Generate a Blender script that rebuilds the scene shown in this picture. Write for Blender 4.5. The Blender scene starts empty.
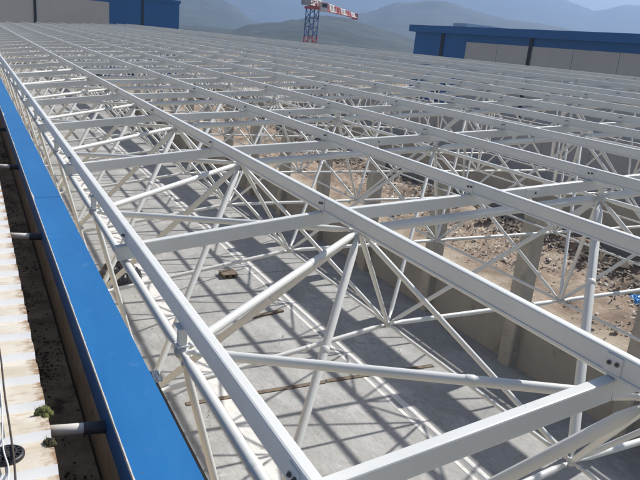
import bpy, bmesh, math, random
from mathutils import Vector, Matrix, noise
random.seed(7)
SC = bpy.context.scene
COL = SC.collection
H = 6.77                     # eye height above the concrete floor (z = 0)
F_PX = 657.4575 / 640.0
ROT = Matrix(((0.8862224, -0.4540876, 0.0917293), (-0.0539935, -0.2979039, -0.9530677), (0.4601028, 0.8396771, -0.2885269)))
CAM = Vector((0, 0, H))

def project(p):
    """world point -> photo pixel (640x480), depth"""
    q = ROT @ (Vector(p) - CAM)
    if q.z < 0.05:
        return None
    return (q.x / q.z * 657.4575 + 320, q.y / q.z * 657.4575 + 240, q.z)

# ---------------------------------------------------------------- materials
def nodes_of(name):
    m = bpy.data.materials.new(name); m.use_nodes = True
    nt = m.node_tree; nt.nodes.clear()
    out = nt.nodes.new('ShaderNodeOutputMaterial'); b = nt.nodes.new('ShaderNodeBsdfPrincipled')
    nt.links.new(b.outputs[0], out.inputs[0])
    return m, nt, b

def coords(nt, scale=(1, 1, 1), kind='Object'):
    tc = nt.nodes.new('ShaderNodeTexCoord'); mp = nt.nodes.new('ShaderNodeMapping')
    mp.inputs['Scale'].default_value = scale
    nt.links.new(tc.outputs[kind], mp.inputs[0])
    return mp.outputs[0]

def noise_n(nt, vec, scale, detail=5, rough=0.6):
    n = nt.nodes.new('ShaderNodeTexNoise'); n.inputs['Scale'].default_value = scale
    n.inputs['Detail'].default_value = detail; n.inputs['Roughness'].default_value = rough
    nt.links.new(vec, n.inputs['Vector']); return n.outputs['Fac']

def ramp(nt, fac, stops):
    r = nt.nodes.new('ShaderNodeValToRGB'); e = r.color_ramp.elements
    while len(e) < len(stops): e.new(0.5)
    for k, (p, c) in enumerate(stops):
        e[k].position = p; e[k].color = (c[0], c[1], c[2], 1)
    nt.links.new(fac, r.inputs[0]); return r.outputs[0]

def mix(nt, a, b, fac, mode='MIX'):
    m = nt.nodes.new('ShaderNodeMix'); m.data_type = 'RGBA'; m.blend_type = mode
    for sock, v in ((m.inputs[0], fac), (m.inputs[6], a), (m.inputs[7], b)):
        if hasattr(v, 'is_output') or isinstance(v, bpy.types.NodeSocket): nt.links.new(v, sock)
        elif isinstance(v, (int, float)): sock.default_value = v
        else: sock.default_value = (v[0], v[1], v[2], 1)
    return m.outputs[2]

def bump(nt, b, h, strength=0.3, dist=0.02):
    n = nt.nodes.new('ShaderNodeBump'); n.inputs['Strength'].default_value = strength
    n.inputs['Distance'].default_value = dist
    nt.links.new(h, n.inputs['Height']); nt.links.new(n.outputs[0], b.inputs['Normal'])

def simple(name, c, rough=0.6, var=0.12, scale=3.0, dirt=None, metal=0.0, bmp=0.0, bscale=40):
    m, nt, b = nodes_of(name)
    v = coords(nt)
    f = noise_n(nt, v, scale)
    lo = [x * (1 - var) for x in c]; hi = [min(1, x * (1 + var)) for x in c]
    col = ramp(nt, f, [(0.3, lo), (0.7, hi)])
    if dirt:
        f2 = noise_n(nt, v, dirt[1], 6, 0.7)
        g = nt.nodes.new('ShaderNodeMapRange'); g.inputs[1].default_value = dirt[2]; g.inputs[2].default_value = dirt[2] + 0.15
        nt.links.new(f2, g.inputs[0]); col = mix(nt, col, dirt[0], g.outputs[0])
    nt.links.new(col, b.inputs['Base Color'])
    b.inputs['Roughness'].default_value = rough; b.inputs['Metallic'].default_value = metal
    if bmp: bump(nt, b, noise_n(nt, v, bscale, 6, 0.65), bmp, 0.02)
    return m

M = {}
def steel_mat():
    m, nt, b = nodes_of('white_painted_steel')
    v = coords(nt); geo = nt.nodes.new('ShaderNodeNewGeometry')
    big = noise_n(nt, v, 1.3, 4, .6)
    c = ramp(nt, big, [(.3, (.62, .63, .61)), (.7, (.685, .692, .665))])
    sp = noise_n(nt, geo.outputs['Position'], 16, 8, .78)
    g = nt.nodes.new('ShaderNodeMapRange'); g.inputs[1].default_value = .62; g.inputs[2].default_value = .70; nt.links.new(sp, g.inputs[0])
    c = mix(nt, c, (.34, .31, .26), g.outputs[0])
    st = noise_n(nt, geo.outputs['Position'], 4.5, 7, .72)
    g2 = nt.nodes.new('ShaderNodeMapRange'); g2.inputs[1].default_value = .53; g2.inputs[2].default_value = .8; g2.inputs[4].default_value = .45; nt.links.new(st, g2.inputs[0])
    c = mix(nt, c, (.50, .49, .44), g2.outputs[0])
    nt.links.new(c, b.inputs['Base Color']); b.inputs['Roughness'].default_value = .4
    bump(nt, b, noise_n(nt, geo.outputs['Position'], 6, 3, .5), .05, .02)
    return m
M['steel'] = steel_mat()
M['bolt'] = simple('zinc_bolt', (0.12, 0.12, 0.12), 0.45, 0.2, 30, metal=0.6)
M['plate'] = simple('grey_cleat_steel', (0.50, 0.51, 0.50), 0.5, 0.08, 12, ((0.28, 0.26, 0.23), 25, 0.62))
def blue_mat():
    m, nt, b = nodes_of('blue_sheet_paint')
    v = coords(nt)
    c = ramp(nt, noise_n(nt, coords(nt, (3, .5, 1)), 1.5, 5, .6), [(.3, (.006, .118, .33)), (.7, (.012, .145, .375))])
    d = noise_n(nt, v, 7, 8, .75); g = nt.nodes.new('ShaderNodeMapRange'); g.inputs[1].default_value = .58; g.inputs[2].default_value = .80; g.inputs[4].default_value = .5; nt.links.new(d, g.inputs[0])
    c = mix(nt, c, (.16, .27, .42), g.outputs[0])
    q = noise_n(nt, v, 45, 3, .6); g2 = nt.nodes.new('ShaderNodeMapRange'); g2.inputs[1].default_value = .70; g2.inputs[2].default_value = .74; nt.links.new(q, g2.inputs[0])
    c = mix(nt, c, (.10, .10, .10), g2.outputs[0])
    nt.links.new(c, b.inputs['Base Color'])
    rr = nt.nodes.new('ShaderNodeMapRange'); rr.inputs[3].default_value = .3; rr.inputs[4].default_value = .55; nt.links.new(d, rr.inputs[0]); nt.links.new(rr.outputs[0], b.inputs['Roughness'])
    bump(nt, b, noise_n(nt, coords(nt, (2, 1, 1)), 2.2, 3, .5), .25, .02)
    return m
M['blue'] = blue_mat()
M['blue_far'] = simple('blue_cladding', (0.004, 0.10, 0.29), 0.5, 0.05, 0.2)
M['dark_joint'] = simple('dark_joint', (0.012, 0.014, 0.018), 0.7, 0.1, 3)
M['panel'] = simple('grey_precast_panel', (0.50, 0.465, 0.42), 0.85, 0.05, 0.5)
M['galv'] = simple('galvanised_sheet', (0.50, 0.51, 0.50), 0.4, 0.1, 3, metal=0.3)
M['precast'] = simple('precast_column_concrete', (0.41, 0.38, 0.33), 0.85, 0.14, 2.5, ((0.28, 0.255, 0.215), 4, 0.58), bmp=0.25, bscale=25)
M['wallc'] = simple('low_wall_concrete', (0.34, 0.32, 0.285), 0.88, 0.14, 0.9, ((0.20, 0.18, 0.15), 2.2, 0.58), bmp=0.25, bscale=20)
M['tan'] = simple('tan_render', (0.52, 0.43, 0.31), 0.9, 0.2, 5, ((0.25, 0.205, 0.145), 6, 0.55), bmp=0.3, bscale=30)
M['sheet'] = simple('white_roof_sheet', (0.62, 0.58, 0.50), 0.55, 0.07, 2.5, ((0.42, 0.31, 0.19), 7.0, 0.60), bmp=0.05, bscale=20)
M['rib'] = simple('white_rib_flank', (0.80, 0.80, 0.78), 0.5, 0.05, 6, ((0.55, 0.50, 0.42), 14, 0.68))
def sheet_mat():
    m, nt, b = nodes_of('stained_roof_sheet')
    v = coords(nt); sep = nt.nodes.new('ShaderNodeSeparateXYZ'); nt.links.new(v, sep.inputs[0])
    base = ramp(nt, noise_n(nt, v, 4, 6, .65), [(.3, (.50, .44, .34)), (.55, (.62, .57, .48)), (.75, (.68, .64, .57))])
    st = noise_n(nt, coords(nt, (1.2, 7, 1)), 5, 6, .7)
    g = nt.nodes.new('ShaderNodeMapRange'); g.inputs[1].default_value = .55; g.inputs[2].default_value = .72; nt.links.new(st, g.inputs[0])
    c = mix(nt, base, (.40, .29, .17), g.outputs[0])
    e = nt.nodes.new('ShaderNodeMapRange'); e.inputs[1].default_value = .10; e.inputs[2].default_value = .25; nt.links.new(sep.outputs[0], e.inputs[0])
    k = nt.nodes.new('ShaderNodeMath'); k.operation = 'MULTIPLY'; nt.links.new(e.outputs[0], k.inputs[0]); nt.links.new(noise_n(nt, v, 22, 6, .7), k.inputs[1])
    e2 = nt.nodes.new('ShaderNodeMapRange'); e2.inputs[1].default_value = .30; e2.inputs[2].default_value = .48; nt.links.new(k.outputs[0], e2.inputs[0])
    c = mix(nt, c, (.27, .16, .085), e2.outputs[0])
    nt.links.new(c, b.inputs['Base Color']); b.inputs['Roughness'].default_value = .6
    bump(nt, b, noise_n(nt, v, 30, 6, .7), .12, .01)
    return m
M['sheet'] = sheet_mat()
M['gutter'] = simple('silted_gutter', (0.40, 0.31, 0.20), 0.95, 0.4, 5, ((0.12, 0.09, 0.058), 7, 0.52), bmp=0.8, bscale=30)
M['sleeve'] = simple('grey_rubber_sleeve', (0.06, 0.06, 0.065), 0.6, 0.3, 20)
M['pvc'] = simple('white_pvc', (0.72, 0.69, 0.62), 0.4, 0.08, 10, ((0.35, 0.28, 0.2), 20, 0.66))
M['black'] = simple('black_plastic', (0.016, 0.016, 0.017), 0.45, 0.3, 20, bmp=0.2)
M['tarp'] = simple('black_bag_film', (0.035, 0.036, 0.04), 0.32, 0.6, 6, ((0.16, 0.16, 0.165), 9, 0.62), bmp=0.3, bscale=14)
M['bluetarp'] = simple('blue_plastic_film', (0.03, 0.25, 0.62), 0.35, 0.2, 8, bmp=0.3)
M['whitecable'] = simple('white_cable', (0.65, 0.65, 0.63), 0.5, 0.05, 8)
M['darkcable'] = simple('brown_cable', (0.055, 0.04, 0.03), 0.6, 0.15, 8)
M['moss'] = simple('moss', (0.15, 0.165, 0.05), 0.95, 0.5, 40, ((0.16, 0.12, 0.06), 30, 0.55), bmp=0.8, bscale=120)
M['drymoss'] = simple('dry_moss', (0.10, 0.085, 0.045), 0.95, 0.5, 40, bmp=0.8, bscale=120)
M['wood'] = simple('formwork_timber', (0.15, 0.115, 0.08), 0.85, 0.35, 6, ((0.30, 0.27, 0.225), 8, 0.58), bmp=0.3, bscale=30)
M['stone'] = simple('rubble_stone', (0.54, 0.49, 0.43), 0.9, 0.25, 1.3, ((0.33, 0.25, 0.18), 0.9, 0.58), bmp=0.4, bscale=8)
M['darkstone'] = simple('dark_spoil', (0.19, 0.155, 0.125), 0.95, 0.5, 2.0, bmp=0.6, bscale=6)
M['red'] = simple('crane_red_paint', (0.42, 0.045, 0.035), 0.5, 0.1, 1)
M['cwhite'] = simple('crane_white_paint', (0.62, 0.60, 0.57), 0.5, 0.08, 1)
M['cblue'] = simple('crane_blue_paint', (0.04, 0.11, 0.30), 0.5, 0.1, 1)
M['concrete_block'] = simple('crane_ballast', (0.34, 0.33, 0.31), 0.9, 0.1, 1)
M['strip'] = simple('pale_screed_strip', (0.64, 0.63, 0.60), 0.85, 0.10, 4, ((0.48, 0.47, 0.44), 7, 0.55), bmp=0.2)
M['asphalt'] = simple('dark_yard', (0.33, 0.30, 0.26), 0.9, 0.25, 0.4, bmp=0.4, bscale=3)
M['bluegrey'] = simple('blue_grey_panel', (0.36, 0.36, 0.36), 0.7, 0.1, 0.4)

def floor_mat():
    m, nt, b = nodes_of('power_floated_concrete')
    v = coords(nt)
    a = noise_n(nt, v, 0.55, 6, 0.62)
    c = ramp(nt, a, [(0.30, (0.25, 0.25, 0.245)), (0.48, (0.325, 0.323, 0.31)), (0.7, (0.40, 0.396, 0.38))])
    s = noise_n(nt, coords(nt, (1.0, 0.6, 1)), 0.9, 7, 0.7)
    g = nt.nodes.new('ShaderNodeMapRange'); g.inputs[1].default_value = 0.5; g.inputs[2].default_value = 0.75
    nt.links.new(s, g.inputs[0])
    c = mix(nt, c, (0.49, 0.487, 0.475), g.outputs[0])
    s2 = noise_n(nt, v, 3.2, 8, 0.72)
    g2 = nt.nodes.new('ShaderNodeMapRange'); g2.inputs[1].default_value = 0.57; g2.inputs[2].default_value = 0.72
    nt.links.new(s2, g2.inputs[0]); sc2 = nt.nodes.new('ShaderNodeMath'); sc2.operation = 'MULTIPLY'; sc2.inputs[1].default_value = 0.85
    nt.links.new(g2.outputs[0], sc2.inputs[0])
    c = mix(nt, c, (0.19, 0.185, 0.17), sc2.outputs[0])
    fine = ramp(nt, noise_n(nt, coords(nt, (1, .35, 1)), 14, 10, .8), [(.32, (.74, .74, .73)), (.55, (1, 1, 1)), (.75, (1.12, 1.12, 1.11))])
    c = mix(nt, c, fine, 1.0, 'MULTIPLY')
    sw = noise_n(nt, coords(nt, (1, 1, 1)), 1.7, 9, .74); g3 = nt.nodes.new('ShaderNodeMapRange'); g3.inputs[1].default_value = .60; g3.inputs[2].default_value = .68; g3.inputs[4].default_value = .7; nt.links.new(sw, g3.inputs[0])
    c = mix(nt, c, (.55, .545, .53), g3.outputs[0])
    nt.links.new(c, b.inputs['Base Color']); b.inputs['Roughness'].default_value = 0.8
    bump(nt, b, noise_n(nt, v, 18, 6, 0.7), 0.25, 0.02)
    return m
M['floor'] = floor_mat()

def earth_mat():
    m, nt, b = nodes_of('excavated_earth')
    v = coords(nt)
    sep = nt.nodes.new('ShaderNodeSeparateXYZ'); nt.links.new(v, sep.inputs[0])
    a = noise_n(nt, v, 0.8, 8, 0.68)
    soil = ramp(nt, a, [(0.3, (0.20, 0.14, 0.10)), (0.5, (0.33, 0.25, 0.185)), (0.66, (0.47, 0.39, 0.30)), (0.8, (0.54, 0.48, 0.40))])
    sand = ramp(nt, noise_n(nt, v, 2.2, 6, 0.6), [(0.3, (0.50, 0.43, 0.33)), (0.7, (0.62, 0.55, 0.44))])
    ad = nt.nodes.new('ShaderNodeMath'); ad.operation = 'MULTIPLY_ADD'; ad.inputs[1].default_value = 3.2; 
    nt.links.new(noise_n(nt, v, 0.5, 4, 0.6), ad.inputs[0]); nt.links.new(sep.outputs[0], ad.inputs[2])
    g = nt.nodes.new('ShaderNodeMapRange'); g.inputs[1].default_value = 15.0; g.inputs[2].default_value = 16.6
    nt.links.new(ad.outputs[0], g.inputs[0])
    c = mix(nt, sand, soil, g.outputs[0])
    nt.links.new(c, b.inputs['Base Color']); b.inputs['Roughness'].default_value = 0.95
    bump(nt, b, noise_n(nt, v, 5, 8, 0.75), 0.8, 0.12)
    return m
M['earth'] = earth_mat()
M['ground'] = simple('bare_ground', (0.22, 0.17, 0.115), 0.95, 0.35, 0.02, ((0.09, 0.11, 0.05), 0.012, 0.5))
M['hill'] = simple('wooded_hillside', (0.022, 0.034, 0.026), 0.95, 0.7, 0.05, ((0.14, 0.145, 0.09), 0.022, 0.58), bmp=1.0, bscale=.12)
M['hill_far'] = simple('far_mountain', (0.030, 0.042, 0.034), 0.95, 0.6, 0.016, ((0.12, 0.12, 0.09), 0.009, 0.58), bmp=1.0, bscale=.05)

# ---------------------------------------------------------------- mesh helpers
class MB:
    def __init__(s): s.v = []; s.f = []; s.sm = []
    def add(s, vs, fs, smooth=False):
        o = len(s.v); s.v += [tuple(x) for x in vs]
        for f in fs: s.f.append(tuple(i + o for i in f)); s.sm.append(smooth)
        return s
    def box(s, x0, x1, y0, y1, z0, z1):
        vs = [(x0, y0, z0), (x1, y0, z0), (x1, y1, z0), (x0, y1, z0), (x0, y0, z1), (x1, y0, z1), (x1, y1, z1), (x0, y1, z1)]
        return s.add(vs, [(0, 3, 2, 1), (4, 5, 6, 7), (0, 1, 5, 4), (1, 2, 6, 5), (2, 3, 7, 6), (3, 0, 4, 7)])
    def prism(s, prof, p0, p1, up=(0, 0, 1)):
        """closed profile [(a,b)] swept from p0 to p1; a = sideways, b = up"""
        p0 = Vector(p0); p1 = Vector(p1); t = (p1 - p0).normalized()
        side = t.cross(Vector(up)).normalized(); u = side.cross(t)
        n = len(prof); vs = []
        for p in (p0, p1):
            for a, b in prof: vs.append(p + side * a + u * b)
        fs = [(i, i + n, (i + 1) % n + n, (i + 1) % n) for i in range(n)]
        fs.append(tuple(range(n))); fs.append(tuple(range(2 * n - 1, n - 1, -1)))
        return s.add(vs, fs)
    def rings(s, p0, p1, st, n=12, smooth=True):
        """lathe along p0->p1; st = [(dist, radius)]"""
        p0 = Vector(p0); p1 = Vector(p1); t = (p1 - p0).normalized()
        a = t.orthogonal().normalized(); b = t.cross(a); o = len(s.v)
        vs = []
        for dd, r in st:
            for k in range(n):
                an = 2 * math.pi * k / n
                vs.append(p0 + t * dd + (a * math.cos(an) + b * math.sin(an)) * r)
        fs = []
        for i in range(len(st) - 1):
            for k in range(n):
                fs.append((i * n + k, i * n + (k + 1) % n, (i + 1) * n + (k + 1) % n, (i + 1) * n + k))
        s.add(vs, fs, smooth)
        s.add(vs[:n], [tuple(range(n - 1, -1, -1))]); s.add(vs[-n:], [tuple(range(n))])
        return s
    def ball(s, c, r, seg=12, ring=8):
        c = Vector(c); vs = []; fs = []
        for i in range(ring + 1):
            th = math.pi * i / ring
            for k in range(seg):
                ph = 2 * math.pi * k / seg
                vs.append(c + Vector((math.sin(th) * math.cos(ph), math.sin(th) * math.sin(ph), math.cos(th))) * r)
        for i in range(ring):
            for k in range(seg):
                fs.append((i * seg + k, (i + 1) * seg + k, (i + 1) * seg + (k + 1) % seg, i * seg + (k + 1) % seg))
        return s.add(vs, fs, True)
    def mesh(s, name, mat):
        me = bpy.data.meshes.new(name); me.from_pydata(s.v, [], s.f); me.materials.append(mat)
        me.polygons.foreach_set('use_smooth', s.sm); me.validate(); me.update()
        return me
    def build(s, name, mat, parent=None):
        return link(name, s.mesh(name, mat), parent)

def link(name, data, parent=None, mtx=None):
    o = bpy.data.objects.new(name, data); COL.objects.link(o)
    if parent is not None:
        o.parent = parent
        depth = parent; pm = Matrix.Identity(4)
        while depth is not None: pm = depth.matrix_basis @ pm; depth = depth.parent
        inv = pm.inverted()
        o.matrix_basis = inv @ (mtx if mtx is not None else Matrix.Identity(4))
    elif mtx is not None: o.matrix_basis = mtx
    return o

def tag(o, label=None, cat=None, group=None, kind=None):
    if label: o['label'] = label
    if cat: o['category'] = cat
    if group: o['group'] = group
    if kind or label: o['kind'] = kind or 'thing'
    return o

def empty(name, loc):
    o = bpy.data.objects.new(name, None); COL.objects.link(o); o.matrix_basis = Matrix.Translation(loc)
    o.empty_display_size = 0.3; return o

def rrect(w, h, r=0.012, n=3):
    """rounded rectangle profile, centred on x, from 0 down to -h"""
    pts = []
    for cx, cy, a0 in ((w / 2 - r, -r, 0), (-w / 2 + r, -r, 90), (-w / 2 + r, -h + r, 180), (w / 2 - r, -h + r, 270)):
        for k in range(n):
            a = math.radians(a0 + 90 * k / (n - 1)); pts.append((cx + r * math.cos(a), cy + r * math.sin(a)))
    return pts

ORD = ['first', 'second', 'third', 'fourth', 'fifth', 'sixth', 'seventh', 'eighth', 'ninth', 'tenth', 'eleventh', 'twelfth',
       'thirteenth', 'fourteenth', 'fifteenth', 'sixteenth', 'seventeenth', 'eighteenth', 'nineteenth', 'twentieth']
def nth(i):
    if i < 20: return ORD[i]
    t = 'twenty' if i < 29 else 'thirty'
    if i == 29: return 'thirtieth'
    return t + '-' + ORD[(i + 1) % 10 - 1]

# ---------------------------------------------------------------- roof steel
SL = 0.0722
def pz(x):                       # top of purlins
    return H - 1.26 + SL * (x - 2.626)
PX = [1.0, 2.641, 4.235, 5.86, 7.33, 8.68, 9.95, 11.25, 12.45, 13.5, 15.4, 16.65, 17.85]
PD = 0.123; XD = 0.115; Y0 = -1.2; Y1 = 88.0
XR = [1.79 + 3 * k for k in range(29)]
NEAR = 14.0
SUPPORT = [0.967, 3.01, 6.04, 9.06, 12.07, 15.08, 18.0]

def purlins():
    bolt_me = MB().rings((0, 0, 0), (-1, 0, 0), [(0, .009), (.003, .012), (.009, .012), (.010, .006), (.016, .006)], 6, False).mesh('bolt', M['bolt'])
    for i, x in enumerate(PX):
        w, dpt = 0.060, PD
        zt = pz(x)
        if i == 0: zt = H - 1.46
        root = empty('roof_purlin', (x, Y0, zt - dpt))
        txt = ('white rectangular eave purlin running beside the blue gutter' if i == 0 else
               'white purlin, %s long beam counted from the blue gutter towards the ridge' % nth(i))
        tag(root, txt, 'beam', 'long white purlins on the roof frame')
        mb = MB(); mb.prism(rrect(w, dpt), (x, Y0, zt), (x, Y1, zt))
        body = mb.build('beam', M['steel'], root)
        if i > 0:
            MB().box(x - w / 2 - .006, x - w / 2 + .004, Y0, Y1, zt - dpt + .002, zt - dpt + .016).build('bottom_lip', M['steel'], root)
        for k, yy in enumerate(XR):
            p = project((x, yy, zt))
            if p is None or not (-120 < p[0] < 760 and -80 < p[1] < 600): continue
            cl = MB().box(x - w / 2 - .0075, x - w / 2 - .0005, yy - .045, yy + .045, zt - dpt + .018, zt - .016)
            c = cl.build('cleat_plate', M['steel'], root)
            if yy < NEAR:
                for q in ((-.022, -.052), (.020, -.058)):
                    link('bolt', bolt_me, c, Matrix.Translation((x - w / 2 - .0075, yy + q[0], zt + q[1])))

def cross_beams():
    bolt_me = MB().rings((0, 0, 0), (0, -1, 0), [(0, .009), (.003, .012), (.009, .012), (.010, .006), (.015, .006)], 6, False).mesh('bolt', M['bolt'])
    for k, yy in enumerate(XR):
        x0, x1 = 0.90, 18.1
        def zx(x): return (pz(x) - PD) if x > 2.6 else (H - 1.46 - PD) + (pz(2.635) - PD - (H - 1.46 - PD)) * (x - 1.0) / (2.635 - 1.0)
        root = empty('cross_beam', (x0, yy, zx(x0) - XD))
        where = ('nearest cross beam to the camera, under the long purlins' if k == 0 else
                 'white cross beam under the purlins, %s row away from the camera' % nth(k))
        tag(root, where, 'beam', 'white cross beams under the purlins')
        mb = MB(); prof = rrect(0.060, XD, 0.009)
        mb.prism(prof, (x0, yy, zx(x0)), (2.60, yy, zx(2.60)))
        mb.prism(prof, (2.602, yy, zx(2.602)), (x1, yy, zx(x1)))
        mb.build('beam', M['steel'], root)
        if yy < 26:
            for sx in (2.85, 5.0, 9.2, 13.1):
                c = MB().box(sx - .09, sx + .09, yy - .040, yy - .0305, zx(sx) - XD + .016, zx(sx) - .02).build('splice_plate', M['steel'], root)
                if yy < NEAR:
                    link('bolt', bolt_me, c, Matrix.Translation((sx + .03, yy - .040, zx(sx) - XD * .5)))

def space_frame():
    top = lambda x: pz(x) - PD - XD - 0.095
    TX = SUPPORT[1:]
    topz = {x: top(x) for x in TX}
    topz[3.01] = H - 1.576; topz[6.04] = H - 1.352
    BX = [1.52, 4.53, 7.56, 10.58, 13.6, 16.6]
    bz = {x: H - 3.335 for x in BX}; bz[1.52] = H - 3.80
    TY = [4.783 - 3 + 3 * k for k in range(29)]; BY = [3.283 - 3 + 3 * k for k in range(29)]
    AX, AZ = 0.98, H - 1.742
    segs = []   # kind, p0, p1, radius
    T = lambda x, y: Vector((x, y, topz[x])); B = lambda x, y: Vector((x, y, bz[x])); A = lambda y: Vector((AX, y, AZ))
    nodes = []
    for j, y in enumerate(TY):
        for i, x in enumerate(TX):
            nodes.append(T(x, y))
            if i + 1 < len(TX): segs.append(('top_chord', T(x, y), T(TX[i + 1], y), .046))
            if j + 1 < len(TY): segs.append(('top_chord', T(x, y), T(x, TY[j + 1]), .025))
    for j, y in enumerate(BY):
        nodes.append(A(y))
        if j + 1 < len(BY): segs.append(('edge_chord', A(y), A(BY[j + 1]), .031))
        for i, x in enumerate(BX):
            nodes.append(B(x, y))
            if i + 1 < len(BX): segs.append(('bottom_chord', B(x, y), B(BX[i + 1], y), .031))
            if j + 1 < len(BY): segs.append(('bottom_chord', B(x, y), B(x, BY[j + 1]), .021))
            for xt in TX:
                if abs(xt - x) > 2.0: continue
                for yt in (y - 1.5, y + 1.5):
                    yt = min(TY, key=lambda q: abs(q - yt)) if TY[0] - .1 <= yt <= TY[-1] + .1 else None
                    if yt is None: continue
                    segs.append(('diagonal_tube', B(x, y), T(xt, yt), .037 if x < 2 else (.048 if (abs(xt - 6.04) < .1 and abs(yt - y - 1.5) < .2 and round((y - 3.283) / 3) % 4 == 0 and x < 5) else .0255)))
        segs.append(('edge_strut', A(y), B(1.52, y), .024))
        for yt in (y - 1.5, y + 1.5):
            if TY[0] - .1 <= yt <= TY[-1] + .1: segs.append(('edge_tie', A(y), T(3.01, yt), .029))
    posts = []
    for y in TY:
        for x in TX: posts.append((T(x, y), pz(x) - PD - XD))
    for y in BY: posts.append((A(y), H - 1.46 - PD))

    def score(p0, p1, r):
        best = 0; inside = False; pts = []
        for t in (0, .25, .5, .75, 1):
            q = project(p0.lerp(p1, t))
            if q is None: continue
            pts.append(q)
            if -70 < q[0] < 710 and -50 < q[1] < 530: inside = True
        if not inside: return 0
        L = sum(math.hypot(a[0] - b[0], a[1] - b[1]) for a, b in zip(pts, pts[1:]))
        return L * r / min(q[2] for q in pts) + 1e-6

    root = empty('space_frame', (10.0, 6.35, H - 3.0))
    tag(root, 'white tubular space frame with ball joints carrying the unfinished roof', 'roof frame')
    def stations(L, r, n):
        c = min(.16, L * .1)
        return [(.035, .013), (.075, .013), (.0755, .019), (.10, .019), (.1005, r * .55), (c + .05, r), (L - c - .05, r), (L - .1005, r * .55), (L - .10, .019), (L - .0755, .019), (L - .075, .013), (L - .035, .013)]
    kinds = {}
    for k, p0, p1, r in segs:
        s = score(p0, p1, r)
        if s <= 0: continue
        kinds.setdefault(k, []).append((s, p0, p1, r))
    cache = {}
    for k, lst in kinds.items():
        lst.sort(key=lambda t: -t[0])
        for s, p0, p1, r in lst[:99]:
            L = (p1 - p0).length
            key = (round(L, 3), r)
            if key not in cache:
                mb = MB(); mb.rings((0, 0, 0), (0, 0, 1), stations(L, r, 16), 16)
                if L > 2.5:    # weld band where the tube is spliced
                    for q in (.62,): mb.rings((0, 0, L * q), (0, 0, L * q + 1), [(0, r * 1.0), (.004, r * 1.09), (.05, r * 1.09), (.054, r)], 16)
                cache[key] = mb.mesh(k, M['steel'])
            q = (p1 - p0).to_track_quat('Z', 'Y')
            link(k, cache[key], root, Matrix.Translation(p0) @ q.to_matrix().to_4x4())
        rest = lst[99:]
        if rest:
            mb = MB()
            for s, p0, p1, r in rest:
                L = (p1 - p0).length
                mb.rings(p0, p1, [(.04, .015), (.1, .018), (.18, r), (L - .18, r), (L - .1, .018), (L - .04, .015)], 8)
            tag(mb.build(k, M['steel'], root), kind='stuff')
    # ball joints
    ns = []
    for n in nodes:
        q = project(n)
        if q and -70 < q[0] < 710 and -50 < q[1] < 530: ns.append((q[2], n))
    ns.sort(key=lambda t: t[0])
    bm = MB().ball((0, 0, 0), .042, 14, 9).mesh('ball_joint', M['plate'])
    for dd, n in ns[:99]: link('ball_joint', bm, root, Matrix.Translation(n))
    mb = MB()
    for dd, n in ns[99:]: mb.ball(n, .05, 8, 5)
    tag(mb.build('ball_joint', M['plate'], root), kind='stuff')
    ps = []
    for n, zt in posts:
        q = project(n)
        if q and -70 < q[0] < 710 and -50 < q[1] < 530: ps.append((q[2], n, zt))
    ps.sort(key=lambda t: t[0])
    def post(mb, n, zt):
        mb.box(n.x - .023, n.x + .023, n.y - .023, n.y + .023, n.z + .03, zt - .0085)
        mb.box(n.x - .034, n.x + .034, n.y - .05, n.y + .05, zt - .008, zt - .0005)
        mb.box(n.x - .032, n.x + .032, n.y - .032, n.y + .032, n.z + .038, n.z + .046)
    for dd, n, zt in ps[:99]:
        mb = MB(); post(mb, n, zt); mb.build('support_post', M['steel'], root)
    mb = MB()
    for dd, n, zt in ps[99:]: post(mb, n, zt)
    if ps[99:]: tag(mb.build('support_post', M['steel'], root), kind='stuff')

def add_shadow_tray():
    # shallow tray added near the ridge to cast the dark band on the floor
    z0 = pz(13.95) - PD + .012
    mb = MB()
    mb.box(13.60, 14.44, Y0, Y1, z0, z0 + .006)
    mb.box(13.60, 13.606, Y0, Y1, z0 + .0065, z0 + .09); mb.box(14.434, 14.44, Y0, Y1, z0 + .0065, z0 + .09)
    tag(mb.build('shadow_tray', M['galv']), 'added shallow metal tray between purlins near the ridge, shading a band of floor', 'gutter')

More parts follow.
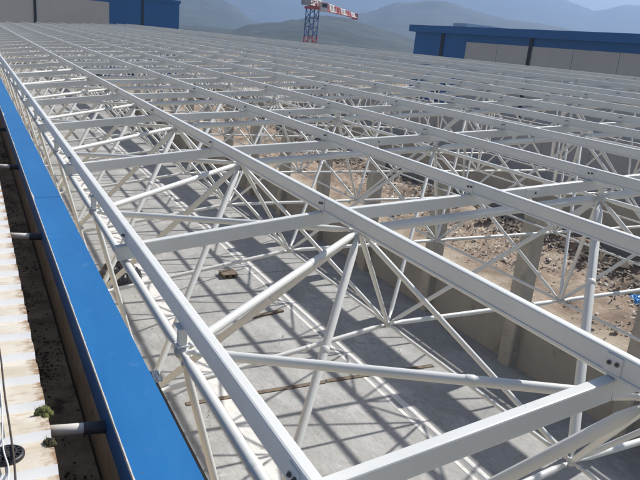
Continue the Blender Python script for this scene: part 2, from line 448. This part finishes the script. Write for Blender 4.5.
# ---------------------------------------------------------------- left side: old roof, gutter, blue capping
def left_side():
    zs = H - 1.755
    P = 0.262; y = -2.0; prof = []
    while y < 92:
        prof += [(y, .005), (y + .030, .035), (y + .155, .035), (y + .185, .005)]
        y += P
    # ribbed sheet with thickness, ribs run down to the gutter
    root = empty('metal_roof', (-3.6, 45, zs - .1))
    tag(root, 'old cream ribbed metal roof at the left ending at a dirty gutter', 'roof')
    def strip(xa, xb, dz, mat, name):
        mb = MB(); n = len(prof)
        vs = [(xa, a, zs + b - .035 + dz) for a, b in prof] + [(xb, a, zs + b - .035 + dz) for a, b in prof]
        vs += [(xa, a, zs + b - .038 + dz - .04) for a, b in prof] + [(xb, a, zs + b - .038 + dz - .04) for a, b in prof]
        fs = []
        for i in range(n - 1):
            fs.append((i, n + i, n + i + 1, i + 1))
            fs.append((2 * n + i, 2 * n + i + 1, 3 * n + i + 1, 3 * n + i))
            fs.append((n + i, 3 * n + i, 3 * n + i + 1, n + i + 1)); fs.append((i, i + 1, 2 * n + i + 1, 2 * n + i))
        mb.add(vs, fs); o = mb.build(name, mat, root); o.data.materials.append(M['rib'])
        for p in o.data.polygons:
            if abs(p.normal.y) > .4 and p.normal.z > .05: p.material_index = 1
        return o
    strip(-7.5, 0.238, 0, M['sheet'], 'ribbed_sheet')
    gb = MB(); gb.box(-.25, .486, -2, 92, H - 2.30, H - 2.24); gb.box(-.29, -.251, -2, 92, H - 2.30, zs - .085)
    gb.build('gutter', M['gutter'], root)
    wb = MB(); wb.box(-7.4, -.295, -1.9, 91.9, 0.0, zs - .09); wb.build('hall_wall', M['panel'], root)
    # silt and dead leaves in the gutter
    mb = MB(); rnd = random.Random(3)
    clumps = [(rnd.uniform(.14, .45), rnd.uniform(.5, 24)) for q in range(90)]
    for k in range(3600):
        yy = rnd.uniform(0.5, 22) if k < 2900 else rnd.uniform(22, 60); xx = rnd.uniform(.16, .47)
        if k % 4:
            cc = rnd.choice(clumps); xx = max(.14, min(.47, rnd.gauss(cc[0], .05))); yy = rnd.gauss(cc[1], .12)
        s = rnd.uniform(.003, .013); a = rnd.uniform(0, 6.28); zz = H - 2.238 + rnd.uniform(0, .03)
        ca, sa = math.cos(a) * s, math.sin(a) * s; hh = rnd.uniform(.3, .9) * s
        mb.add([(xx + ca, yy + sa, zz), (xx - sa, yy + ca, zz + hh * .3), (xx - ca * .8, yy - sa * .8, zz), (xx + sa, yy - ca, zz), (xx, yy, zz + hh)],
               [(0, 1, 4), (1, 2, 4), (2, 3, 4), (3, 0, 4)])
    tag(mb.build('gutter_litter', simple('dead_leaves', (.05, .038, .024), .95, .6, 30)), 'dark silt and dead leaves lying along the gutter bottom', 'litter', kind='stuff')
    # blue capped parapet
    root = empty('parapet_wall', (.62, 45, 0))
    tag(root, 'parapet wall with bright blue metal capping between gutter and white roof frame', 'parapet')
    zb = H - 1.70
    MB().box(.502, .70, -2, 92, 0, zb - .012).build('wall', M['tan'], root)
    mb = MB(); rnd = random.Random(5)
    # capping: top sheet made of lengths, with left lip and right drip
    n = 24; ys = [-2 + 94 * i / n for i in range(n + 1)]
    mb.box(.487, .742, -2, 92, zb - .010, zb)
    mb.box(.487, .4975, -2, 92, zb - .19, zb - .0105)
    mb.box(.7345, .742, -2, 92, zb - .10, zb - .0105)
    mb.build('capping', M['blue'], root)
    # chipped pale left arris
    vs = []; fs = []; N = 420
    for i in range(N + 1):
        yy = .5 + 34 * (i / N) ** 1.7
        w = .003 + max(0, noise.noise(Vector((yy * 1.7, 0, 0))) - .22) * .04 + .003 * noise.noise(Vector((yy * 9, 4, 0)))
        vs += [(.4845, yy, zb - .018), (.4845, yy, zb + .0022), (.487 + w, yy, zb + .0022)]
    for i in range(N):
        a = i * 3
        fs += [(a, a + 3, a + 4, a + 1), (a + 1, a + 4, a + 5, a + 2)]
    MB().add(vs, fs).build('worn_edge', simple('bare_chipped_edge', (0.50, 0.47, 0.42), .8, .2, 30, ((.16, .2, .26), 40, .55)), root)
    mb = MB()
    for i in (2, 9, 16):
        mb.box(.4875, .7415, ys[i] + 0.9, ys[i] + .9025, zb + .0004, zb + .0016)
    mb.build('sheet_joint', M['dark_joint'], root)
    # drain pipes bridging the gutter
    for k, (yy, lab) in enumerate(((2.86, 'white plastic drain pipe nearest the camera, bridging the dirty gutter'),
                                   (5.95, 'white plastic drain pipe bridging the gutter, second from the camera'),
                                   (8.9, 'white plastic drain pipe bridging the gutter, third from the camera'),
                                   (11.9, 'white plastic drain pipe bridging the gutter, fourth from the camera'))):
        r = tag(empty('drain_pipe', (.34, yy, zs - .10)), lab, 'pipe', 'drain pipes across the gutter')
        zc = zs - .085
        MB().rings((.205, yy, zc + .01), (.395, yy - .012, zc - .005), [(0, .021), (.0, .026), (.165, .026), (.19, .026)], 16).build('pipe', M['pvc'], r)
        MB().rings((.39, yy - .012, zc - .006), (.4865, yy - .02, zc - .012), [(0, .031), (.097, .031)], 16).build('sleeve', M['sleeve'], r)
    tag(MB().box(.7435, .775, .8, 3.12, zb - .10, zb - .045).build('timber_batten', M['wood']), 'brown timber batten fixed along the right edge of the blue capping', 'batten')
    mb = MB(); rnd = random.Random(8); n = 8; vs = []; fs = []
    for j in range(n + 1):
        for i in range(n + 1): vs.append((.748 + .05 * i / n, 2.98 + .13 * j / n, zb - .043 + .016 * abs(noise.noise(Vector((i * .7, j * .6, 3)))) * 2))
    for j in range(n):
        for i in range(n): a = j * (n + 1) + i; fs.append((a, a + 1, a + n + 2, a + n + 1))
    tag(MB().add(vs, fs).build('plastic_scrap', M['pvc']), 'white plastic scrap lying on the batten beside the blue capping', 'scrap')
    # round black vent lying on the sheet
    vx, vy, vz = .058, 2.60, zs + .001
    r = tag(empty('roof_drain', (vx, vy, vz)), 'round black plastic drain grate on the cream roof under two cables', 'drain')
    MB().rings((vx, vy, vz), (vx, vy, vz + 1), [(0, .066), (.012, .066), (.018, .058), (.0185, .050), (.010, .048)], 24).build('rim', M['black'], r)
    mb = MB()
    for k in range(7):
        a = math.pi * k / 7
        dx, dy = math.cos(a) * .05, math.sin(a) * .05
        mb.prism([(-.004, 0), (.004, 0), (.004, .008), (-.004, .008)], (vx - dx, vy - dy, vz + .012 + k * .0004), (vx + dx, vy + dy, vz + .012 + k * .0004))
    for rr in (.018, .034):
        for k in range(16):
            a0, a1 = 2 * math.pi * k / 16, 2 * math.pi * (k + 1) / 16
            mb.prism([(-.003, 0), (.003, 0), (.003, .007), (-.003, .007)], (vx + rr * math.cos(a0), vy + rr * math.sin(a0), vz + .0165), (vx + rr * math.cos(a1), vy + rr * math.sin(a1), vz + .0165))
    mb.build('grille', simple('worn_black_grille', (.035, .035, .036), .5, .3, 30), r)
    def cable(name, pts, rad, mat, lab):
        cu = bpy.data.curves.new(name, 'CURVE'); cu.dimensions = '3D'; sp = cu.splines.new('BEZIER'); sp.bezier_points.add(len(pts) - 1)
        for bp, p in zip(sp.bezier_points, pts): bp.co = p; bp.handle_left_type = bp.handle_right_type = 'AUTO'
        cu.bevel_depth = rad; cu.bevel_resolution = 3; cu.resolution_u = 10
        tmp = bpy.data.objects.new(name, cu); me = bpy.data.meshes.new_from_object(tmp); bpy.data.objects.remove(tmp)
        me.materials.clear(); me.materials.append(mat)
        for pl in me.polygons: pl.use_smooth = True
        tag(link(name, me), lab, 'cable')
    zc = zs + .026
    cable('electric_cable', [(.045, 1.2, zc), (.062, 2.0, zc), (.074, 2.33, zc + .003), (.078, 2.49, zc + .004), (.076, 2.76, zc + .003), (.070, 3.05, zc), (.068, 3.5, zc), (.04, 4.2, zc), (-.05, 5.5, zc), (-.3, 8, zc)], .0045, M['darkcable'], 'dark brown cable running along the roof beside a thin white one')
    cable('thin_cable', [(.03, 1.2, zc), (.036, 2.0, zc), (.042, 2.34, zc + .003), (.056, 2.465, zc + .004), (.044, 2.61, zc + .004), (.050, 2.85, zc), (.054, 3.03, zc), (.03, 3.6, zc), (-.03, 4.4, zc), (-.2, 6, zc)], .0032, M['whitecable'], 'thin white cable running along the roof beside a dark one')
    def clump(name, c, r, mat, lab, seed):
        rnd = random.Random(seed); mb = MB()
        for k in range(26):
            a = rnd.uniform(0, 6.28); q = rnd.uniform(0, 1) ** .6 * r
            mb.ball((c[0] + q * math.cos(a) * .8, c[1] + q * math.sin(a), c[2] + rnd.uniform(0, r * .8) * (1 - q / r * .6)), rnd.uniform(.25, .5) * r, 7, 5)
        for k in range(60):
            a = rnd.uniform(0, 6.28); q = r * rnd.uniform(.2, 1.15); b = Vector((c[0] + q * math.cos(a), c[1] + q * math.sin(a), c[2] + .0))
            t = b + Vector((rnd.uniform(-.4, .4) * r, rnd.uniform(-.4, .4) * r, r * rnd.uniform(.5, 1.3)))
            w = Vector((r * .06, -r * .05, 0)); mb.add([b - w, b + w, t], [(0, 1, 2)])
        tag(mb.build(name, mat), lab, 'moss')
    clump('moss_tuft', (.226, 2.90, zs - .012), .040, M['moss'], 'green moss tuft growing on the sheet end above the near drain pipe', 2)
    clump('moss_tuft', (.228, 2.68, zs - .03), .026, M['drymoss'], 'small brown dried moss tuft at the roof edge by the near pipe', 4)

# ---------------------------------------------------------------- floor, walls, columns, earth
def ground_level():
    mb = MB(); mb.add([(-3600, -800, -.35), (3600, -800, -.35), (3600, 3700, -.35), (-3600, 3700, -.35)], [(0, 1, 2, 3)])
    tag(mb.build('ground', M['ground']), kind='structure')
    mb = MB(); mb.box(.703, 10.855, -3, 95, -.3, 0)
    tag(mb.build('concrete_floor', M['floor']), kind='structure')
    for x0, x1 in ((7.12, 7.20), (7.28, 7.44), (3.95, 4.20)):
        mb = MB(); n = 160; vs = []; fs = []
        for i in range(n + 1):
            yy = -2.9 + 97.8 * i / n; j = .012 * noise.noise(Vector((yy * 2, x0, 0)))
            vs += [(x0 + j, yy, .004), (x1 + j * .7, yy, .004)]
        fs = [(2 * i, 2 * i + 1, 2 * i + 3, 2 * i + 2) for i in range(n)]
        mb.add(vs, fs)
        tag(mb.build('screed_strip', M['strip']), kind='structure')
    mb = MB()
    for yy in (4.2, 17.0, 23.0, 29.0, 34.0, 40, 46, 52):
        mb.box(.8, 10.3, yy, yy + .014, .0045, .0055)
    tag(mb.build('floor_joint', M['dark_joint']), kind='structure')
    # dirt yard
    nx, ny = 110, 330; vs = []; fs = []
    for j in range(ny + 1):
        for i in range(nx + 1):
            x = 11.03 + 17.1 * i / nx; y = -2 + 72 * j / ny
            z = -.02 + .10 * noise.noise(Vector((x * .8, y * .8, 0)))
            amt = max(0, min(1, (x - 14) / 2.5))
            z += amt * (.10 + .45 * max(0, noise.noise(Vector((x * .35, y * .28, 3)))) + .22 * noise.noise(Vector((x * 1.3, y * 1.3, 7))) + .10 * noise.noise(Vector((x * 3.5, y * 3.5, 2))))
            if x > 17.4: z += .55 * max(0, 1 - abs(x - 19.4) / 1.6) * (.6 + noise.noise(Vector((x, y * .6, 9))))
            vs.append((x, y, z))
    for j in range(ny):
        for i in range(nx):
            a = j * (nx + 1) + i; fs.append((a, a + 1, a + nx + 2, a + nx + 1))
    tag(MB().add(vs, fs, True).build('dirt_ground', M['earth']), kind='structure')
    # rubble
    def rubble(name, n, region, size, mat, lab, seed):
        rnd = random.Random(seed); mb = MB()
        for k in range(n):
            x, y = region(rnd)
            s = rnd.uniform(*size) * (2.0 if rnd.random() < .05 else 1)
            z = .02 + .28 * max(0, min(1, (x - 14) / 2.5)) * (.6 + max(0, noise.noise(Vector((x * .35, y * .28, 3)))))
            if x > 17.4: z += .5 * max(0, 1 - abs(x - 19.4) / 1.6) * (.6 + noise.noise(Vector((x, y * .6, 9))))
            pts = [(1, 0, 0), (.3, .9, .1), (-.8, .5, 0), (-.7, -.6, .1), (.4, -.9, 0), (.2, .1, .75), (-.25, -.1, .6)]
            a = rnd.uniform(0, 6.28); ca, sa = math.cos(a), math.sin(a); fl = rnd.uniform(.35, 1.1)
            q = [(x + s * (px * ca - py * sa) * rnd.uniform(.7, 1.3), y + s * (px * sa + py * ca) * rnd.uniform(.7, 1.3), z + s * fl * pz_ + rnd.uniform(-.02, .03)) for px, py, pz_ in pts]
            mb.add(q, [(0, 1, 5), (1, 2, 6), (1, 6, 5), (2, 3, 6), (3, 4, 6), (4, 0, 5), (4, 5, 6)])
        tag(mb.build(name, mat), lab, 'rubble', kind='stuff')
    def reg1(r):
        while True:
            x = r.uniform(15.0, 20.3); y = r.uniform(8, 44)
            if noise.noise(Vector((x * .33, y * .16, 5))) + .10 * (x - 16) > -.02 + r.uniform(-.15, .15): return x, y
    rubble('rubble', 4500, reg1, (.015, .07), M['stone'], 'pale broken stone and rubble strewn over the brown earth', 1)
    rubble('spoil_heap', 2200, lambda r: (r.gauss(19.5, .55), r.uniform(6, 40)), (.04, .15), M['darkstone'], 'dark spoil heaped along the far grey wall', 2)
    rubble('rubble', 700, lambda r: (r.uniform(11.2, 20), r.uniform(6, 40)), (.02, .06), M['darkstone'], 'small dark stones scattered over the sandy track', 3)
    rubble('rubble', 500, lambda r: (r.uniform(1, 9.8), r.uniform(3, 40)), (.006, .02), M['stone'], 'small grit scattered on the concrete floor', 4)
    # low wall and columns
    mb = MB(); y = -2.6
    tag(MB().box(10.86, 11.06, -3, 95, -.3, 1.47).build('low_wall', M['wallc']), 'low grey concrete wall joining the precast columns beside the floor slab', 'wall')
    names = {0: 'precast concrete column at the right edge, nearest the camera'}
    cy = [q * 1.058 for q in (0.3, 3.45, 6.55, 9.52, 12.62, 15.72, 18.8, 21.9, 25.0, 28.1, 31.2, 34.3, 37.4, 40.5, 43.6, 46.7)]
    first = True; vis = 0
    for k, yy in enumerate(cy):
        mb = MB(); c = .03; w = .19
        prof = [(-w + c, -w), (w - c, -w), (w, -w + c), (w, w - c), (w - c, w), (-w + c, w), (-w, w - c), (-w, -w + c)]
        prof = [(a, b) for a, b in prof]
        vs = [(10.83 + a, yy + b, 0.002) for a, b in prof] + [(10.83 + a, yy + b, H - 3.09) for a, b in prof]
        n = 8; fs = [(i, (i + 1) % n, (i + 1) % n + n, i + n) for i in range(n)] + [tuple(range(2 * n - 1, n - 1, -1))[::-1], tuple(range(n - 1, -1, -1))]
        mb.add(vs, fs)
        o = tag(empty('concrete_column', (10.83, yy, 0)), 'grey precast concrete column in the low wall, %s from the near end' % nth(k), 'column', 'precast columns along the low wall')
        mb.build('shaft', M['precast'], o)
        mb = MB(); mb.box(10.83 - .13, 10.83 + .13, yy - .13, yy + .13, H - 3.088, H - 3.072); mb.build('bearing_plate', M['plate'], o)
    # far wall of the yard and the dark area behind
    tag(MB().box(20.8, 21.05, 2, 75, -.3, 2.06).build('yard_wall', M['wallc']), 'long grey concrete wall on the far side of the dirt yard', 'wall')
    tag(MB().add([(21.06, -2, .004), (44.5, -2, .004), (44.5, 90, .004), (21.06, 90, .004)], [(0, 1, 2, 3)]).build('yard', M['asphalt']), kind='structure')
    r = tag(empty('panel_wall', (29, 40, 0)), 'blue grey panel wall seen through the frame behind the yard wall', 'wall')
    for k in range(14):
        MB().box(29, 29.2, 14 + 3.4 * k, 14 + 3.4 * k + 3.37, .006, 3.4).build('panel', M['bluegrey'], r)
    # timber, hatch, bag on the slab
    tag(MB().prism([(-.055, .0), (.055, .0), (.055, .014), (-.055, .014)], (3.30, 10.64, .006), (6.24, 10.58, .006)).prism([(-.055, .0), (.055, .0), (.055, .014), (-.055, .014)], (6.28, 10.60, .006), (8.95, 10.48, .006)).build('formwork_board', M['wood']),
        'long brown formwork board lying across the concrete floor', 'board')
    tag(MB().prism([(-.06, 0), (.06, 0), (.06, .045), (-.06, .045)], (5.88, 14.0, .006), (6.88, 14.2, .006)).build('timber_plank', M['wood']), 'short brown timber plank lying on the concrete behind the long board', 'plank')
    mb = MB(); px_, py_ = 6.15, 16.75
    mb.box(px_ + .02, px_ + .46, py_ + .04, py_ + .48, .006, .03); mb.box(px_, px_ + .45, py_, py_ + .45, .105, .13)
    for a in (.02, .19, .36): mb.box(px_ + a, px_ + a + .07, py_ + .02, py_ + .44, .031, .104)
    tag(mb.build('timber_pallet', M['wood']), 'small brown timber pallet lying on the concrete floor', 'pallet')
    def crumple(name, c, rx, ry, h, mat, lab, cat, seed):
        n = 26; vs = []; fs = []
        for j in range(n + 1):
            for i in range(n + 1):
                u, v = i / n * 2 - 1, j / n * 2 - 1; rr = math.hypot(u, v)
                e = max(0, 1 - rr ** 2); k = noise.noise(Vector((u * 2.3 + seed, v * 2.3, 1))) + .5 * noise.noise(Vector((u * 6 + seed, v * 6, 4)))
                s = 1 + .2 * noise.noise(Vector((u * 1.5, v * 1.5, seed)))
                f = min(1, 1 / max(rr, 1e-3)) if rr > 1 else 1
                vs.append((c[0] + rx * u * s * f, c[1] + ry * v * s * f, c[2] + h * (e ** .6) * (.75 + .7 * k) + .01))
        for j in range(n):
            for i in range(n):
                a = j * (n + 1) + i; fs.append((a, a + 1, a + n + 2, a + n + 1))
        tag(MB().add(vs, fs, False).build(name, mat), lab, cat)
    crumple('rubbish_bag', (3.44, 17.6, 0), .62, .75, .5, M['tarp'], 'crumpled black rubbish bag on the floor beyond the blue capping', 'bag', 1)
    crumple('rubbish_bag', (2.6, 19.3, 0), .28, .3, .4, M['wood'], 'small brown sack on the floor beside the black rubbish bag', 'bag', 5)
    crumple('plastic_sheet', (17.75, 11.75, .12), .5, .38, .22, M['bluetarp'], 'bright blue crumpled plastic sheet lying on the earth', 'plastic sheet', 9)

# ---------------------------------------------------------------- background
def buildings():
    # right-hand hall: long face looks towards -x
    X, ya, yb, zt = 45.0, -10.0, 64.4, H + 2.70
    r = tag(empty('blue_hall', (X + 15, 27, 0)), 'long blue clad hall with grey panels at the right behind the roof', 'building')
    MB().box(X, X + 30, ya, yb, 0, H + 1.98).build('wall', M['blue_far'], r)
    MB().box(X - .55, X + 30.5, ya - .5, yb + .6, H + 1.985, zt).build('fascia', M['blue_far'], r)
    y = 55.2; w = 4.66; k = 0
    while y > ya:
        MB().box(X - .06, X - .002, y - w + .05, y, 0.5, H + 1.27).build('wall_panel', M['panel'], r)
        y -= w; k += 1
    MB().box(X - .10, X - .062, 46.0, 46.45, .5, H + 1.95).build('downpipe', M['dark_joint'], r)
    MB().box(X - .10, X - .002, 59.0, 59.5, .5, H + 1.95).build('downpipe', M['dark_joint'], r)
    y = 55.2 - w
    MB().box(X + 4, X + 9, 60.6, 63.0, zt, H + 3.34).build('roof_light', M['cwhite'], r)
    # left-hand hall: face looks towards -y
    Y = 95.0
    r = tag(empty('blue_hall', (8, Y + 10, 0)), 'blue hall with grey lower panels beyond the far end of the roof at the left', 'building')
    MB().box(-22, 26.4, Y, Y + 30, 0, H + 3.5).build('wall', M['blue_far'], r)
    MB().box(-22, 26.55, Y - .15, Y - .002, H + 3.1, H + 3.52).build('fascia', M['blue_far'], r)
    for k in range(5):
        x1 = 16.97 - 9.1 * k
        MB().box(x1 - 9.05, x1, Y - .08, Y - .002, .5, H + 2.32).build('wall_panel', M['panel'], r)
    MB().box(7.72, 8.05, Y - .16, Y - .082, .5, H + 3.1).build('downpipe', M['dark_joint'], r)
    MB().box(21.2, 21.5, Y - .1, Y - .002, .5, H + 3.1).build('downpipe', M['dark_joint'], r)

def crane():
    cx, cy, w = 64.55, 130.6, 1.0
    r = tag(empty('tower_crane', (cx, cy, 0)), 'red and white tower crane with blue lattice mast behind the roof', 'crane')
    def lattice(mb, p0, p1, w, h, bay, rad, up=Vector((0, 0, 1)), tri=False):
        p0 = Vector(p0); p1 = Vector(p1); t = (p1 - p0).normalized(); L = (p1 - p0).length
        s = t.cross(up).normalized(); u = s.cross(t)
        cs = [(-w, -h), (w, -h), (w, h), (-w, h)] if not tri else [(-w, -h), (w, -h), (0, h)]
        n = max(1, round(L / bay)); m = len(cs)
        P = lambda i, k: p0 + t * (L * i / n) + s * cs[k % m][0] + u * cs[k % m][1]
        for k in range(m):
            mb.rings(P(0, k), P(n, k), [(0, rad * 1.5), (L, rad * 1.5)], 6)
            for i in range(n):
                a, b = P(i, k), P(i + 1, k + 1)
                if i % 2: a, b = P(i, k + 1), P(i + 1, k)
                mb.rings(a, b, [(0, rad), ((b - a).length, rad)], 5)
                c = P(i, k + 1); mb.rings(P(i, k), c, [(0, rad), ((c - P(i, k)).length, rad)], 5)
    mb = MB(); lattice(mb, (cx, cy, 0), (cx, cy, H + .9), w, w, 1.6, .08, Vector((0, 1, 0))); mb.build('mast_base', M['red'], r)
    mb = MB(); lattice(mb, (cx, cy, H + .9), (cx, cy, H + 6.2), w, w, 1.6, .08, Vector((0, 1, 0))); mb.build('mast', M['cblue'], r)
    mb = MB(); mb.box(cx - 1.3, cx + 1.3, cy - 1.3, cy + 1.3, H + 6.2, H + 6.7); mb.rings((cx, cy, H + 6.7), (cx, cy, H + 9), [(0, 1.0), (.7, .9)], 16); mb.build('slewing_ring', M['red'], r)
    mb = MB(); mb.box(cx + .9, cx + 2.3, cy - 2.2, cy - .6, H + 5.9, H + 7.7); cab = mb.build('cab', M['cwhite'], r)
    MB().box(cx + 1.0, cx + 2.2, cy - 2.215, cy - 2.201, H + 6.7, H + 7.5).build('window', M['dark_joint'], cab)
    jd = Vector((93.5 - cx, 163.5 - cy, 0)).normalized(); z = H + 7.4
    for k in range(7):
        a = Vector((cx, cy, z)) + jd * (1 + 6.2 * k); b = Vector((cx, cy, z)) + jd * (1 + 6.2 * (k + 1))
        hh = .85 - .06 * k
        mb = MB(); lattice(mb, a, b, .55, hh, 1.55, .09, tri=True); mb.build('jib_section', M['red'] if k % 2 else M['cwhite'], r)
    e = Vector((cx, cy, z)) + jd * 44.5
    MB().box(e.x - .6, e.x + .6, e.y - .6, e.y + .6, z - 1, z + .6).build('jib_end', M['red'], r)
    mb = MB(); a = Vector((cx, cy, z)); b = Vector((cx - 3.1, cy - 3.4, z)); lattice(mb, a, b, .6, .5, 1.5, .09); mb.build('counter_jib', M['cwhite'], r)
    mb = MB(); mb.box(b.x - .9, b.x + .5, b.y - .8, b.y + .8, z - .7, z + .6); mb.build('counterweight', M['concrete_block'], r)
    mb = MB(); lattice(mb, (cx, cy, H + 7.3), (cx, cy, H + 13), .45, .45, 1.3, .08, Vector((0, 1, 0))); mb.build('tower_head', M['red'], r)

def direction(px, py):
    return ROT.transposed() @ Vector(((px - 320) / 657.4575, (py - 240) / 657.4575, 1))

def hills():
    def layer(name, pts, r0, r1, r2, mat, rough, seed):
        prof = []
        for px, py in pts:
            q = direction(px, py); prof.append((math.atan2(q.x, q.y), q.z / math.hypot(q.x, q.y)))
        def elev(a):
            if a <= prof[0][0]: return prof[0][1]
            for (a0, e0), (a1, e1) in zip(prof, prof[1:]):
                if a <= a1:
                    t = (a - a0) / (a1 - a0); t = t * t * (3 - 2 * t); return e0 + (e1 - e0) * t
            return prof[-1][1]
        na, nr = 260, 36; vs = []; fs = []
        for i in range(na + 1):
            a = math.radians(-35 + 110 * i / na)
            top = H + elev(a) * r1
            for j in range(nr + 1):
                t = j / nr; rr = r0 + (r2 - r0) * t; tr = (r1 - r0) / (r2 - r0)
                g = (t / tr) if t < tr else max(0, 1 - (t - tr) / (1 - tr))
                g = g * g * (3 - 2 * g) if t >= tr else g ** 1.25
                x, y = rr * math.sin(a), rr * math.cos(a)
                nz = noise.fractal(Vector((x, y, seed)) / (r1 * .12), 1.0, 2.1, 5)
                z = -.6 + top * g * (1 + rough * nz * (1.2 - .9 * g)) + rough * .10 * top * noise.noise(Vector((x, y, 2)) / (r1 * .012)) * g
                vs.append((x, y, z))
        for i in range(na):
            for j in range(nr):
                b = i * (nr + 1) + j; fs.append((b, b + nr + 1, b + nr + 2, b + 1))
        tag(MB().add(vs, fs, True).build(name, mat), kind='structure')
    layer('near_hill', [(-100, 8), (100, 16), (175, 24), (205, 26), (232, 29), (252, 23), (275, 21.5), (296, 18), (318, 14), (340, 17), (365, 24), (392, 32), (420, 40), (470, 47), (700, 66)], 260, 650, 950, M['hill'], .25, 1)
    layer('mountain', [(-100, -28), (150, -22), (205, -6), (225, 1), (256, 21), (280, 26), (330, 28), (360, 14), (400, 4), (440, 2), (520, 22), (700, 50)], 800, 1350, 1850, M['hill_far'], .22, 4)
    layer('mountain', [(-100, -20), (150, -10), (250, -12), (300, -4), (340, -8), (420, -9), (500, -9), (540, -6), (564, 0), (582, 5), (597, 9), (607, 7.5), (622, 4), (640, 4.5), (680, 2), (760, 10)], 1900, 2700, 3500, M['hill_far'], .2, 8)

def haze():
    mb = MB(); mb.box(-3700, 3700, -900, 3800, -1.6, HAZE_TOP)
    m = bpy.data.materials.new('hazy_air'); m.use_nodes = True; nt = m.node_tree; nt.nodes.clear()
    out = nt.nodes.new('ShaderNodeOutputMaterial'); v = nt.nodes.new('ShaderNodeVolumePrincipled')
    v.inputs['Color'].default_value = (0.40, 0.585, 0.93, 1); v.inputs['Density'].default_value = HAZE_D; v.inputs['Anisotropy'].default_value = 0.3
    nt.links.new(v.outputs[0], out.inputs['Volume'])
    tag(mb.build('haze', m), 'pale blue haze over the whole valley', 'haze', kind='stuff')
HAZE_D = 5.4e-4; HAZE_TOP = 300.0

# ---------------------------------------------------------------- light and camera
def lighting():
    to_sun = Vector((0.95, 0.19, 1.0)).normalized()
    sun = bpy.data.lights.new('sun', 'SUN'); sun.energy = 5.0; sun.angle = math.radians(0.6); sun.color = (1.0, 0.962, 0.905)
    o = bpy.data.objects.new('sun', sun); COL.objects.link(o)
    o.rotation_euler = to_sun.to_track_quat('Z', 'Y').to_euler(); o.location = (20, 5, 40)
    w = bpy.data.worlds.new('World'); SC.world = w; w.use_nodes = True
    nt = w.node_tree; nt.nodes.clear()
    out = nt.nodes.new('ShaderNodeOutputWorld'); bg = nt.nodes.new('ShaderNodeBackground'); sk = nt.nodes.new('ShaderNodeTexSky')
    sk.sky_type = 'NISHITA'; sk.sun_disc = False
    sk.sun_elevation = math.asin(to_sun.z); sk.sun_rotation = math.atan2(to_sun.x, to_sun.y)
    sk.air_density = 1.0; sk.dust_density = 2.2; sk.ozone_density = 2.0
    bg.inputs[1].default_value = 0.075
    nt.links.new(sk.outputs[0], bg.inputs[0]); nt.links.new(bg.outputs[0], out.inputs[0])
    vs = SC.view_settings; vs.view_transform = 'Standard'; vs.look = 'None'; vs.exposure = 0.36; vs.gamma = 1.0; vs.use_curve_mapping = False

def camera():
    c = bpy.data.cameras.new('camera'); c.sensor_fit = 'HORIZONTAL'; c.sensor_width = 36; c.lens = 36 * F_PX; c.clip_start = .05; c.clip_end = 20000
    o = bpy.data.objects.new('camera', c); COL.objects.link(o)
    m = Matrix((ROT[0], -ROT[1], -ROT[2])).transposed()
    q = m.to_quaternion().normalized()
    o.matrix_world = Matrix.Translation(CAM) @ q.to_matrix().to_4x4()
    SC.camera = o

lighting(); camera()
purlins(); cross_beams(); space_frame(); add_shadow_tray()
left_side(); ground_level(); buildings(); crane(); hills(); haze()
